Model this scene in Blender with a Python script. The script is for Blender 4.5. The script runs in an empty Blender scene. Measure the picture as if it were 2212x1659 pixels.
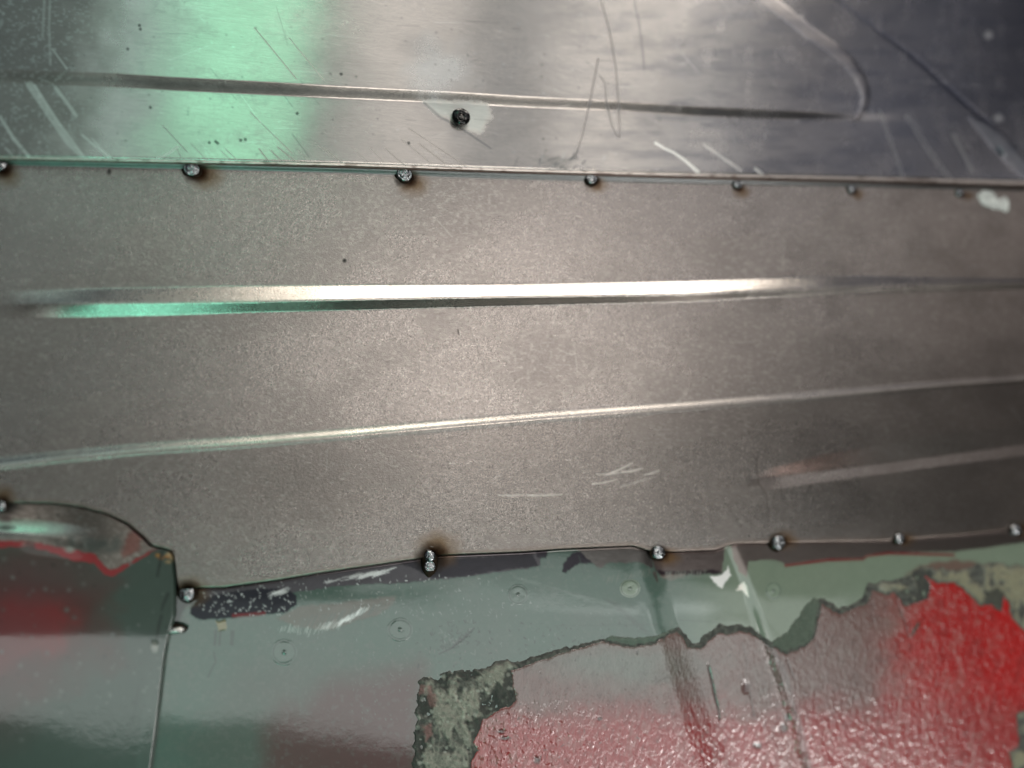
import bpy, math, random
import numpy as np
from mathutils import Vector, Matrix

sc = bpy.context.scene
COL = sc.collection
rad = math.radians

# ------------------------------------------------------------------ camera
# The welded panels stand in the plane y = 0 and face -Y; x runs to the right, z up; metres.
RW, RH = 2212.0, 1659.0                 # sheet the shapes were measured on
LENS, SENS = 26.0, 36.0
FPX = RW * LENS / SENS
DIST = 0.300
F = Vector((0.29, 1.0, 0.12)).normalized()
RV = F.cross(Vector((0, 0, 1))).normalized()
UV_ = RV.cross(F).normalized()
CAM = -F * DIST
cd = bpy.data.cameras.new('camera')
cam = bpy.data.objects.new('camera', cd)
COL.objects.link(cam)
cam.matrix_world = Matrix(((RV.x, UV_.x, -F.x, CAM.x), (RV.y, UV_.y, -F.y, CAM.y), (RV.z, UV_.z, -F.z, CAM.z), (0, 0, 0, 1)))
cd.lens = LENS; cd.sensor_width = SENS
cd.clip_start = 0.005; cd.clip_end = 50
cd.dof.use_dof = True
cd.dof.focus_distance = 0.291
cd.dof.aperture_fstop = 2.5
sc.camera = cam

# ------------------------------------------------------------------ light
sc.view_settings.view_transform = 'Standard'
sc.view_settings.look = 'None'
sc.view_settings.gamma = 1
sc.view_settings.exposure = 0.3
sc.view_settings.use_curve_mapping = False
sc.cycles.use_denoising = True
sc.cycles.max_bounces = 5
sc.cycles.sample_clamp_indirect = 3

w = bpy.data.worlds.new('World'); sc.world = w; w.use_nodes = True
wn, wl = w.node_tree.nodes, w.node_tree.links
wn.clear()
wo = wn.new('ShaderNodeOutputWorld'); wb = wn.new('ShaderNodeBackground')
wt = wn.new('ShaderNodeTexCoord'); ws = wn.new('ShaderNodeSeparateXYZ')
wl.new(wt.outputs['Generated'], ws.inputs[0])
mr = wn.new('ShaderNodeMapRange'); mr.inputs['From Min'].default_value = -0.35; mr.inputs['From Max'].default_value = 0.75
wl.new(ws.outputs['Z'], mr.inputs['Value'])
rp = wn.new('ShaderNodeValToRGB')
e = rp.color_ramp.elements
e[0].position = 0.0; e[0].color = (0.034, 0.038, 0.038, 1)
e[1].position = 1.0; e[1].color = (0.030, 0.040, 0.070, 1)
x_ = e.new(0.30); x_.color = (0.080, 0.076, 0.070, 1)
x_ = e.new(0.62); x_.color = (0.060, 0.062, 0.075, 1)
wl.new(mr.outputs[0], rp.inputs[0]); wl.new(rp.outputs[0], wb.inputs['Color'])
wb.inputs['Strength'].default_value = .65
wl.new(wb.outputs[0], wo.inputs[0])

CM = Vector((CAM.x, -CAM.y, CAM.z))      # camera seen in the panel: lamps are placed where their reflections should fall
def lamp(name, az0, az1, el0, el1, color, radiance, dist=1.5, spread=180):
    az, el = rad((az0 + az1) / 2), rad((el0 + el1) / 2)
    d = Vector((math.sin(az) * math.cos(el), -math.cos(az) * math.cos(el), math.sin(el)))
    p = CM + d * dist
    sx = 2 * dist * math.tan(rad((az1 - az0) / 2)) * math.cos(el)
    sy = 2 * dist * math.tan(rad((el1 - el0) / 2))
    ld = bpy.data.lights.new(name, 'AREA'); ld.shape = 'RECTANGLE'; ld.size = sx; ld.size_y = sy
    ld.color = color; ld.energy = radiance * sx * sy * math.pi; ld.spread = rad(spread)
    o = bpy.data.objects.new(name, ld); COL.objects.link(o)
    z = d.normalized(); xx = Vector((0, 0, 1)).cross(z).normalized(); yy = z.cross(xx)
    o.matrix_world = Matrix(((xx.x, yy.x, z.x, p.x), (xx.y, yy.y, z.y, p.y), (xx.z, yy.z, z.z, p.z), (0, 0, 0, 1)))
    return o
lamp('workshop_roof_light', -18, 42, 58, 88, (1, .93, .82), 5.5)
lamp('workshop_window', 2.5, 13.5, 26, 56, (1, .93, .85), .42)
lamp('workshop_window', 20.5, 28.5, 26, 44, (1, .94, .87), .6)
lamp('mid_panel_fill', 2, 25, 2, 10, (1, .94, .87), 4.0)  # added fill, brightens the middle of the repair panel above the crease
lamp('mid_panel_soft_fill', -4, 32, 12, 22, (1, .94, .90), .85)  # weaker added fill for the upper part of the repair panel
lamp('ridge_fill', 32, 74, 45, 61, (1, .93, .84), 4.0)  # added to light the right half of the pressed ridge
lamp('groove_fill', 36, 56, 13, 20, (1, .95, .9), .9)  # small added light for the pale band of the lower right groove
lamp('right_sheet_fill', 29, 50, 25, 33, (.95, .95, 1), .30)  # dim added fill lifting the right end of the top sheet
lamp('coating_glint_right', 45, 52, -37, -30, (1, .97, .94), 14.0)  # unseen source added for white glints on the red coating at right
lamp('sheen_edge_fill', 4, 43, -22.5, -17, (.94, 1, .96), .8)  # added to soften the upper edge of the sheen on the paint
lamp('coating_glint_low', 13, 42, -38.5, -34, (1, .97, .94), 3.6)  # unseen source added for glints along the bottom of the coating
lamp('green_shop_light', -12, -2.5, 27, 49, (.27, .88, .52), 1.15)
lamp('low_window', -24, 34, -33, -22.5, (.94, 1, .97), 1.2)
lamp('side_sheen_fill', 34, 43, -32, -22.5, (.96, 1, .97), 1.1)  # added to carry the paint sheen further right
lamp('left_panel_fill', -32, -4, 2, 24, (.84, .97, .92), .24)  # added cool fill for the left side of the repair panel
lamp('left_sheet_fill', -36, -12.5, 26, 52, (.62, .95, .86), .30)  # added greenish fill, lightens the upper left corner
lamp('top_sheet_fill', -32, 37, 27, 52, (.90, .98, 1.0), .20)  # broad added fill evening out the bands on the top sheet
lamp('green_floor_light', -17, 1.5, -60, -39, (.25, .85, .62), 4.2)

# ------------------------------------------------------------------ numpy helpers
def lin(c):
    c = np.asarray(c, float) / 255.0
    return np.where(c <= .04045, c / 12.92, ((c + .055) / 1.055) ** 2.4)
def sst(a, b, x):
    t = np.clip((x - a) / (b - a), 0, 1); return t * t * (3 - 2 * t)
def _h(ix, iy, s):
    n = (ix.astype(np.int64) * 374761393 + iy.astype(np.int64) * 668265263 + s * 1442695041) & 0xffffffff
    n = ((n ^ (n >> 13)) * 1274126177) & 0xffffffff
    return ((n ^ (n >> 16)) & 0xffffff) / float(0xffffff)
def vn(x, y, s=0):
    ix, iy = np.floor(x), np.floor(y); fx, fy = x - ix, y - iy
    fx = fx * fx * (3 - 2 * fx); fy = fy * fy * (3 - 2 * fy)
    return (_h(ix, iy, s) * (1 - fx) + _h(ix + 1, iy, s) * fx) * (1 - fy) + (_h(ix, iy + 1, s) * (1 - fx) + _h(ix + 1, iy + 1, s) * fx) * fy
def fbm(x, y, sx, sy=None, o=3, s=0):
    sy = sy or sx; r = 0; a = .5; t = 0
    for k in range(o):
        r = r + a * vn(x / sx * 2 ** k + 17.3 * k, y / sy * 2 ** k + 9.1 * k, s + 31 * k); t += a; a *= .5
    return r / t
def lerp_x(pts, x):
    p = np.asarray(pts, float)
    r = np.interp(x, p[:, 0], p[:, 1])
    k0 = (p[1, 1] - p[0, 1]) / (p[1, 0] - p[0, 0]); k1 = (p[-1, 1] - p[-2, 1]) / (p[-1, 0] - p[-2, 0])
    k0, k1 = np.clip([k0, k1], -.2, .2)
    r = np.where(x < p[0, 0], p[0, 1] + (x - p[0, 0]) * k0, r)
    return np.where(x > p[-1, 0], p[-1, 1] + (x - p[-1, 0]) * k1, r)
def rot(x, y, deg):
    c, s = math.cos(rad(deg)), math.sin(rad(deg)); return x * c + y * s, -x * s + y * c

def unproject(X, Y, H):
    """points of the sheet (X, Y) standing H metres proud of the plane y = 0"""
    rx = F.x + RV.x * (X - RW / 2) / FPX - UV_.x * (Y - RH / 2) / FPX
    ry = F.y + RV.y * (X - RW / 2) / FPX - UV_.y * (Y - RH / 2) / FPX
    rz = F.z + RV.z * (X - RW / 2) / FPX - UV_.z * (Y - RH / 2) / FPX
    t = (-H - CAM.y) / ry
    return np.stack([CAM.x + rx * t, CAM.y + ry * t, CAM.z + rz * t], -1)

class Sheet:
    """a sheet of metal as a fine grid: height in mm and surface attributes"""
    def __init__(s, X, Y, col, rough=.4, metal=0., bump=.3):
        s.X, s.Y = X, Y
        s.col = np.empty(X.shape + (3,)); s.col[:] = lin(col)
        s.h = np.zeros(X.shape); s.rough = np.full(X.shape, float(rough)); s.metal = np.full(X.shape, float(metal)); s.bump = np.full(X.shape, float(bump))
    def paint(s, m, col=None, rough=None, metal=None, bump=None, h=None, win=None):
        W = win or (slice(None), slice(None))
        if col is not None: s.col[W] += (lin(col) - s.col[W]) * m[..., None]
        if rough is not None: s.rough[W] += (rough - s.rough[W]) * m
        if metal is not None: s.metal[W] += (metal - s.metal[W]) * m
        if bump is not None: s.bump[W] += (bump - s.bump[W]) * m
        if h is not None: s.h[W] += h * m
    def win(s, x0, x1, y0, y1):
        m = (s.X >= x0) & (s.X <= x1) & (s.Y >= y0) & (s.Y <= y1)
        r = np.flatnonzero(m.any(1)); c = np.flatnonzero(m.any(0))
        if len(r) == 0: return None
        return (slice(r[0], r[-1] + 1), slice(c[0], c[-1] + 1))
    def stroke(s, pts, width, soft=1.5, amt=1., taper=False, **k):
        n = len(pts) - 1
        w_ = [width] * (n + 1) if np.isscalar(width) else list(width)
        mx = max(w_) + soft + 2
        xs = [p[0] for p in pts]; ys = [p[1] for p in pts]
        W = s.win(min(xs) - mx, max(xs) + mx, min(ys) - mx, max(ys) + mx)
        if W is None: return
        X, Y = s.X[W], s.Y[W]; M = np.zeros(X.shape)
        for i in range(n):
            (ax, ay), (bx, by) = pts[i], pts[i + 1]
            L2 = max((bx - ax) ** 2 + (by - ay) ** 2, 1e-6)
            t = np.clip(((X - ax) * (bx - ax) + (Y - ay) * (by - ay)) / L2, 0, 1)
            d = np.hypot(X - ax - t * (bx - ax), Y - ay - t * (by - ay))
            ww = (w_[i] * (1 - t) + w_[i + 1] * t) / 2
            M = np.maximum(M, 1 - sst(-soft / 2, soft / 2 + .8, d - ww))
        s.paint(M * amt, win=W, **k)
    def poly(s, pts, soft=2., warp=0., wscale=12., grow=0., seed=0, amt=1., **k):
        W = s.win(min(p[0] for p in pts) - 30 - soft, max(p[0] for p in pts) + 30 + soft, min(p[1] for p in pts) - 30 - soft, max(p[1] for p in pts) + 30 + soft)
        if W is None: return
        d = psdf(s.X[W], s.Y[W], pts, warp, wscale, seed) - grow
        s.paint((1 - sst(-soft / 2, soft / 2, d)) * amt, win=W, **k)
    def blob(s, x, y, rx, ry=None, p=1., amt=1., noise=0., seed=0, **k):
        ry = ry or rx
        W = s.win(x - rx * 2.2, x + rx * 2.2, y - ry * 2.2, y + ry * 2.2)
        if W is None: return
        X, Y = s.X[W], s.Y[W]
        d = np.hypot((X - x) / rx, (Y - y) / ry)
        if noise: d = d + (fbm(X, Y, rx * .6, ry * .6, 3, seed) - .5) * noise
        s.paint(np.clip(1.35 - d, 0, 1) ** p * amt, win=W, **k)
    def speck(s, n, box, length, width, seed, **k):
        r = random.Random(seed)
        for _ in range(n):
            x, y = r.uniform(box[0], box[2]), r.uniform(box[1], box[3]); a = r.uniform(0, math.pi); l = r.uniform(.1, 1) * length
            s.stroke([(x, y), (x + l * math.cos(a), y + l * math.sin(a))], width * r.uniform(.5, 1.2), 1.2, amt=r.uniform(.35, 1), **k)
    def build(s, name, mat, parent=None, keep=None, thick=0.0):
        ny, nx = s.X.shape
        P = unproject(s.X, s.Y, s.h / 1000.0).reshape(-1, 3)
        i = np.arange(ny * nx).reshape(ny, nx)
        q = np.stack([i[:-1, :-1], i[1:, :-1], i[1:, 1:], i[:-1, 1:]], -1).reshape(-1, 4)
        att = np.concatenate([s.col.reshape(-1, 3), s.rough.reshape(-1, 1), s.metal.reshape(-1, 1), s.bump.reshape(-1, 1)], 1)
        if keep is not None:
            kf = (keep[:-1, :-1] | keep[1:, :-1] | keep[1:, 1:] | keep[:-1, 1:]).reshape(-1)
            q = q[kf]; used = np.unique(q); mp = np.full(ny * nx, -1, np.int64); mp[used] = np.arange(len(used))
            q = mp[q]; P = P[used]; att = att[used]
        elif thick:                                  # folded rim all round: gives the sheet its thickness
            ring = np.concatenate([i[0, :], i[1:, -1], i[-1, :-1][::-1], i[1:-1, 0][::-1]])
            n0 = len(P); back = P[ring].copy(); back[:, 1] += thick / 1000.0
            P = np.concatenate([P, back]); a2 = att[ring].copy(); a2[:, :3] *= 1.0; att = np.concatenate([att, a2])
            k = np.arange(len(ring)); k2 = (k + 1) % len(ring)
            q = np.concatenate([q, np.stack([ring[k], ring[k2], n0 + k2, n0 + k], -1)])
        me = mesh_from(name, P, q)
        for nm, arr in (('Col', np.concatenate([att[:, :3], np.ones((len(att), 1))], 1)), ('Prm', np.concatenate([att[:, 3:6], np.ones((len(att), 1))], 1))):
            at = me.attributes.new(nm, 'FLOAT_COLOR', 'POINT'); at.data.foreach_set('color', np.ascontiguousarray(np.clip(arr, 0, 1), np.float32).ravel())
        uv = me.uv_layers.new(name='UVMap')
        vi = q.ravel(); uv.data.foreach_set('uv', np.ascontiguousarray(P[vi][:, [0, 2]], np.float32).ravel())
        me.materials.append(mat)
        o = bpy.data.objects.new(name, me); COL.objects.link(o)
        if parent: o.parent = parent
        return o

def mesh_from(name, P, q):
    me = bpy.data.meshes.new(name)
    me.vertices.add(len(P)); me.vertices.foreach_set('co', np.ascontiguousarray(P, np.float32).ravel())
    me.loops.add(q.size); me.loops.foreach_set('vertex_index', np.ascontiguousarray(q, np.int32).ravel())
    me.polygons.add(len(q)); me.polygons.foreach_set('loop_start', np.arange(0, q.size, 4, dtype=np.int32))
    me.update(calc_edges=True); me.validate(); me.shade_smooth()
    return me

def psdf(X, Y, pts, warp=0., wscale=12., seed=0):
    if warp:
        X = X + (fbm(X, Y, wscale, None, 3, seed) - .5) * 2 * warp
        Y = Y + (fbm(X, Y, wscale, None, 3, seed + 77) - .5) * 2 * warp
    d = np.full(X.shape, 1e9); ins = np.zeros(X.shape, bool); n = len(pts)
    for i in range(n):
        (ax, ay), (bx, by) = pts[i], pts[(i + 1) % n]
        L2 = max((bx - ax) ** 2 + (by - ay) ** 2, 1e-6)
        t = np.clip(((X - ax) * (bx - ax) + (Y - ay) * (by - ay)) / L2, 0, 1)
        d = np.minimum(d, (X - ax - t * (bx - ax)) ** 2 + (Y - ay - t * (by - ay)) ** 2)
        if ay != by:
            ins ^= ((ay > Y) != (by > Y)) & (X < (bx - ax) * (Y - ay) / (by - ay) + ax)
    d = np.sqrt(d); return np.where(ins, -d, d)

def axis(a0, f0, f1, a1, step, cstep):
    return np.concatenate([np.arange(a0, f0, cstep), np.arange(f0, f1, step), np.arange(f1, a1 + cstep, cstep)])
XS = axis(-560, -60, 2280, 2900, 2.1, 14)

# ------------------------------------------------------------------ materials
def tex_noise(nt, vec, scale, detail=2, rough=.5, stretch=(1, 1, 1), rotz=0):
    mp = nt.nodes.new('ShaderNodeMapping'); mp.inputs['Scale'].default_value = stretch; mp.inputs['Rotation'].default_value = (0, rad(rotz), 0)
    nt.links.new(vec, mp.inputs[0])
    n = nt.nodes.new('ShaderNodeTexNoise'); n.inputs['Scale'].default_value = scale; n.inputs['Detail'].default_value = detail; n.inputs['Roughness'].default_value = rough
    nt.links.new(mp.outputs[0], n.inputs['Vector']); return n.outputs['Fac']
def mth(nt, op, a, b=None, c=None):
    n = nt.nodes.new('ShaderNodeMath'); n.operation = op
    for i, v in enumerate((a, b, c)):
        if v is None: continue
        if isinstance(v, (int, float)): n.inputs[i].default_value = v
        else: nt.links.new(v, n.inputs[i])
    return n.outputs[0]
def surf_material(name, bumps, tint=(), aniso=0., ior=1.5, bump_dist=.0003, coat=0., rough_var=0.):
    """bumps / tint: lists of (scale, weight, stretch, rotation, detail)"""
    m = bpy.data.materials.new(name); m.use_nodes = True; nt = m.node_tree; N, L = nt.nodes, nt.links
    p = N['Principled BSDF']
    tc = N.new('ShaderNodeTexCoord').outputs['Object']
    c = N.new('ShaderNodeAttribute'); c.attribute_name = 'Col'
    a = N.new('ShaderNodeAttribute'); a.attribute_name = 'Prm'
    sp = N.new('ShaderNodeSeparateColor'); L.new(a.outputs['Color'], sp.inputs[0])
    colour = c.outputs['Color']
    for scale, wt_, st, rz, det in tint:
        f = tex_noise(nt, tc, scale, det, .6, st, rz)
        g = mth(nt, 'MULTIPLY_ADD', f, 2 * wt_, 1 - wt_)
        vm = N.new('ShaderNodeVectorMath'); vm.operation = 'SCALE'; L.new(colour, vm.inputs[0]); L.new(g, vm.inputs['Scale']); colour = vm.outputs[0]
    L.new(colour, p.inputs['Base Color'])
    r = sp.outputs[0]
    if rough_var: r = mth(nt, 'ADD', r, mth(nt, 'MULTIPLY_ADD', tex_noise(nt, tc, 900, 3, .6), 2 * rough_var, -rough_var))
    L.new(r, p.inputs['Roughness']); L.new(sp.outputs[1], p.inputs['Metallic'])
    p.inputs['IOR'].default_value = ior
    if coat: L.new(mth(nt, 'SUBTRACT', 1., sp.outputs[1]), p.inputs['Coat Weight']); p.inputs['Coat Roughness'].default_value = coat; p.inputs['Coat IOR'].default_value = 1.75
    tot = None
    for scale, wt_, st, rz, det in bumps:
        f = mth(nt, 'MULTIPLY', tex_noise(nt, tc, scale, det, .55, st, rz), wt_)
        tot = f if tot is None else mth(nt, 'ADD', tot, f)
    b = N.new('ShaderNodeBump'); b.inputs['Distance'].default_value = bump_dist
    L.new(tot, b.inputs['Height']); L.new(sp.outputs[2], b.inputs['Strength']); L.new(b.outputs[0], p.inputs['Normal'])
    if coat:
        b2 = N.new('ShaderNodeBump'); b2.inputs['Distance'].default_value = bump_dist; L.new(tot, b2.inputs['Height']); L.new(mth(nt, 'MULTIPLY', sp.outputs[2], .6), b2.inputs['Strength']); L.new(b2.outputs[0], p.inputs['Coat Normal'])
    if aniso:
        p.inputs['Anisotropic'].default_value = aniso; p.inputs['Anisotropic Rotation'].default_value = .25
        tg = N.new('ShaderNodeTangent'); tg.direction_type = 'UV_MAP'; tg.uv_map = 'UVMap'; L.new(tg.outputs[0], p.inputs['Tangent'])
    return m
M_BRUSH = surf_material('brushed_steel', [(5200, .5, (.07, 1, 1), 0, 2), (900, .25, (.3, 1, 1), 0, 3), (120, .5, (.6, 1, 1), 0, 2)],
                        [(3800, .20, (.05, 1, 1), 1.5, 2), (60, .18, (.5, 1, 1), 0, 4)], aniso=.72, bump_dist=.00010, rough_var=.05)
M_STEEL = surf_material('zinc_coated_steel', [(2300, .6, (.45, 1, 1), 8, 2), (4600, .45, (.5, 1, 1), -6, 1), (50, .25, (.5, 1, 1), 0, 2)],
                        [(1700, .16, (.6, 1, 1), 8, 2), (45, .12, (.7, 1, 1), 0, 4)], bump_dist=.00028, rough_var=.05)
M_PAINT = surf_material('old_sage_paint', [(350, .3, (1, 1, 1), 0, 3), (2600, .15, (1, 1, .3), 25, 2), (60, .8, (1, 1, 1), 0, 2)],
                        [(260, .10, (1, 1, 1), 0, 5), (2200, .12, (1, 1, 1), 0, 3)], ior=1.5, coat=.055, bump_dist=.00025, rough_var=.06)
M_COAT = surf_material('textured_red_underseal', [(850, 1., (1, 1, .55), -12, 1), (2300, .15, (1, 1, .6), -12, 1)],
                       [(500, .14, (1, 1, .6), -12, 5), (2500, .15, (1, 1, 1), 0, 3)], ior=1.5, coat=.07, bump_dist=.00045, rough_var=.08)
M_CRUST = surf_material('cracked_seam_sealer', [(700, 1, (1, 1, 1), 0, 4), (2400, .5, (1, 1, 1), 0, 3)],
                        [(600, .35, (1, 1, 1), 0, 5), (2600, .25, (1, 1, 1), 0, 3)], ior=1.45, bump_dist=.0006)

def simple_metal(name, base, rough, scale=900, dist=.0002, strength=.5, metal=1.):
    m = bpy.data.materials.new(name); m.use_nodes = True; nt = m.node_tree; p = nt.nodes['Principled BSDF']
    tc = nt.nodes.new('ShaderNodeTexCoord').outputs['Object']
    f = tex_noise(nt, tc, scale, 3, .6)
    rmp = nt.nodes.new('ShaderNodeValToRGB'); rmp.color_ramp.elements[0].color = (*[c * .45 for c in base], 1); rmp.color_ramp.elements[1].color = (*base, 1)
    rmp.color_ramp.elements[0].position = .3; rmp.color_ramp.elements[1].position = .62
    nt.links.new(f, rmp.inputs[0]); nt.links.new(rmp.outputs[0], p.inputs['Base Color'])
    p.inputs['Metallic'].default_value = metal; p.inputs['Roughness'].default_value = rough
    b = nt.nodes.new('ShaderNodeBump'); b.inputs['Distance'].default_value = dist; b.inputs['Strength'].default_value = strength
    nt.links.new(f, b.inputs['Height']); nt.links.new(b.outputs[0], p.inputs['Normal'])
    return m
M_BEAD = simple_metal('weld_metal', (.46, .48, .50), .17)
M_SCORCH = simple_metal('scorched_metal', (.035, .025, .018), .5, 700, .0003)
M_BLACK = simple_metal('black_gloss', (.006, .006, .006), .12, 300, .00005, .2, 0.)
M_PIN = simple_metal('rivet_pin_metal', (.35, .31, .30), .3)
M_WHITE = simple_metal('white_chip', (.85, .84, .82), .45, 500, .0002, .5, 0.)
M_DARK = simple_metal('dark_cavity_metal', (.03, .025, .022), .7, 60, .0003, .3, 0.)

def tag(o, label=None, cat=None, group=None, kind=None):
    if label: o['label'] = label
    if cat: o['category'] = cat
    if group: o['group'] = group
    if kind: o['kind'] = kind
    return o

# ------------------------------------------------------------------ measured lines of the panels
LIP = [(0, 338), (433, 347), (756, 354), (1115, 366), (1485, 376), (1860, 383), (2212, 392)]
LIPW = [(0, 8), (1100, 8), (1485, 9), (2212, 15)]
GAPW = [(0, 11), (500, 12), (1000, 15), (1485, 12), (1860, 9), (2212, 5)]
SWAGE = [(60, 166), (100, 168), (250, 173), (375, 181), (560, 190), (729, 199), (1000, 212), (1115, 219), (1335, 229), (1485, 239), (1660, 247), (1840, 252)]
CREASE = [(0, 1008), (130, 993), (308, 976), (547, 960), (756, 943), (1173, 906), (1485, 882), (1746, 860), (2071, 830), (2212, 820)]
B_TOP = [(0, 628), (250, 620), (460, 616), (756, 613), (1120, 611), (1485, 604), (1700, 597), (1860, 594), (2212, 600)]
B_MID = [(0, 658), (256, 655), (550, 652), (729, 648), (1485, 636), (1627, 628), (1866, 619), (2212, 612)]
B_LOW = [(0, 690), (178, 688), (359, 684), (547, 677), (756, 672), (1122, 662), (1485, 654), (1695, 643), (1935, 632), (2212, 623)]
MIDBOT = [(0, 1087), (50, 1086), (110, 1087), (175, 1095), (234, 1111), (278, 1132), (311, 1160), (329, 1179), (351, 1184), (372, 1190), (378, 1204), (380, 1225), (383, 1254), (387, 1274),
          (431, 1270), (482, 1269), (540, 1261), (594, 1254), (698, 1237), (898, 1208), (942, 1200), (1134, 1192), (1213, 1186), (1365, 1179), (1381, 1183), (1406, 1191), (1460, 1192), (1545, 1188),
          (1560, 1183), (1574, 1177), (1599, 1174), (1665, 1173), (1917, 1169), (2074, 1157), (2212, 1143)]

# (x, y, rx, ry, soot, dx, dy): tack welds
TOPW = [(3, 357, 13, 12, 1.5, 10, 16), (415, 367, 17, 15, 1.2, 22, 10), (873, 379, 16, 15, 1., 14, 14), (1276, 387, 11, 11, .9, 10, 10), (1591, 398, 9, 9, .8, 8, 12), (1837, 409, 8, 8, .7, 12, 8), (2070, 418, 7, 7, .5, 16, 4)]
BOTW = [(3, 1094, 10, 11, 2.4, 4, -16), (405, 1281, 16, 17, 1.7, 4, -2), (928, 1211, 13, 27, 1.1, 14, -20), (1420, 1193, 13, 14, .9, 16, 8), (1678, 1172, 13, 15, 1.1, 12, -4), (1940, 1163, 10, 11, .9, 12, 2), (2190, 1145, 11, 12, 1., 12, 0)]

def heat(s, seed0=0):
    for k, (x, y, rx, ry, so, dx, dy) in enumerate(TOPW + BOTW):
        R = max(rx, ry * .8) * (1 + .35 * so)
        s.blob(x + dx * 1.4, y + dy * 1.4, R * 1.5, R * 1.2, 1.1, .7, .5, seed0 + k, col=(112, 82, 42), rough=.42)
        s.blob(x + dx * .6, y + dy * .6, R * 1.05, R * .85, 1.1, .95, .5, seed0 + k + 9, col=(62, 34, 16), rough=.5)
        s.blob(x + dx * .25, y + dy * .25, R * 1.0, R * .95, .8, 1., .5, seed0 + k + 5, col=(18, 12, 9), rough=.55, bump=.6)

# ================================================================== upper brushed sheet
ys = np.concatenate([np.linspace(-1.6, -.15, 24)[:-1], np.linspace(-.15, 1, 215)])
Xg = np.repeat(XS[None, :], len(ys), 0)
lip = lerp_x(LIP, XS); lw = lerp_x(LIPW, XS)
Yg = ys[:, None] * lip[None, :]
s = Sheet(Xg, Yg, (206, 200, 194), rough=.22, metal=1., bump=.3)
X, Y = s.X, s.Y
s.h[:] = 3.2 - (lip[None, :] - Y) * .021
# long shallow swage that ends in a curled tip on the right
sw = lerp_x(SWAGE, X); hw = np.interp(X, [0, 400, 1100, 1850], [14, 14, 12, 9])
amp = sst(-260, 240, X) * (1 - sst(1700, 2060, X)) * np.interp(X, [0, 700, 1850], [2.5, 2.4, 1.7])
s.h += amp * (1 - (.82 * np.clip((Y - sw) / (2 * hw) + .5, 0, 1) + .18 * sst(-hw * 1.5, hw * 1.5, Y - sw)))
s.h += -amp * sst(-260, -20, Y - sw) * (Y < sw) * 0 
s.paint((1 - sst(0, 1.1, np.abs(Y - sw - 1) / hw)) * (amp > 0) * sst(-40, 60, X) * (1 - sst(1800, 1860, X)) * .6, col=(112, 114, 112))  # shading of the crease painted in as a darker line
s.h += (fbm(X, Y, 420, 240, 3, 5) - .5) * .9
# curled ridge, thin crease and pressed blade on the right
s.stroke([(1640, -20), (1658, 0), (1695, 27), (1746, 68), (1798, 103), (1832, 133), (1855, 165), (1866, 190), (1869, 210), (1864, 232), (1852, 255)], [26, 25, 24, 23, 22, 20, 17, 15, 13, 10, 6], 12, col=(236, 226, 218), rough=.36, h=.45, amt=.9)  # ridge highlight painted in as a pale streak
s.stroke([(1795, -12), (1805, 0), (1969, 120), (2095, 232), (2140, 266)], [6, 6, 6, 7, 5], 6, col=(90, 92, 104), h=-.22)
s.stroke([(1815, -14), (1825, 0), (1985, 116), (2105, 222)], 4, 7, col=(175, 168, 164), h=.06, amt=.6)  # dark and lit sides of the crease are both painted in
s.stroke([(2098, 256), (2125, 276), (2152, 302), (2180, 332), (2225, 378), (2260, 410)], [5, 22, 34, 34, 26, 14], 12, col=(225, 226, 226), rough=.5, h=.3)
s.stroke([(2155, 322), (2165, 334)], 7, 3, col=(10, 10, 12), metal=0, h=-1.2)
# wear and oxide, plus the dark blue reflection painted in on the right
n1 = fbm(X, Y, 90, 60, 4, 3); n2 = fbm(X, Y, 14, 9, 3, 8); n3 = fbm(X, Y, 6, 5, 2, 12)
s.paint(np.clip((n1 - .45) * 3, 0, 1) * .25 * np.clip((n2 - .3) * 2, 0, 1), col=(150, 150, 152), rough=.42)
left = (1 - sst(40, 250, X + (fbm(X, Y, 60, 60, 3, 4) - .5) * 160 + (338 - Y) * -.25))
s.paint(left * .8, col=(128, 124, 122), rough=.46, bump=.9)
s.paint(left * np.clip((n3 - .58) * 5, 0, 1) * .4, col=(205, 208, 205), rough=.4)
s.blob(950, 150, 70, 62, 1.0, .35, 1.0, 3, col=(190, 200, 208), rough=.42, metal=.6)
s.blob(905, 108, 42, 30, 1.0, .25, 1.0, 7, col=(125, 132, 140), rough=.35)
s.poly([(916, 220), (985, 219), (1052, 224), (1060, 250), (1042, 285), (1005, 276), (952, 250)], 20, 7, 14, amt=.65, col=(200, 205, 204), rough=.6, metal=.2)
s.stroke([(916, 222), (950, 252), (1000, 280), (1060, 320)], [4, 5, 4, 2], 3, amt=.5, col=(110, 116, 120))
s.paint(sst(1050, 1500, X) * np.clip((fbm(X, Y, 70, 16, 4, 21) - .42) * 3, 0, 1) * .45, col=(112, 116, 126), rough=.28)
s.paint(sst(1300, 2000, X) * .7, col=(98, 102, 118), rough=.26)  # dark blue reflection put into the base colour
s.paint(sst(1250, 1500, X) * np.clip((fbm(X, Y, 30, 60, 3, 22) - .52) * 4, 0, 1) * .12, col=(190, 186, 186), rough=.5)
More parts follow.
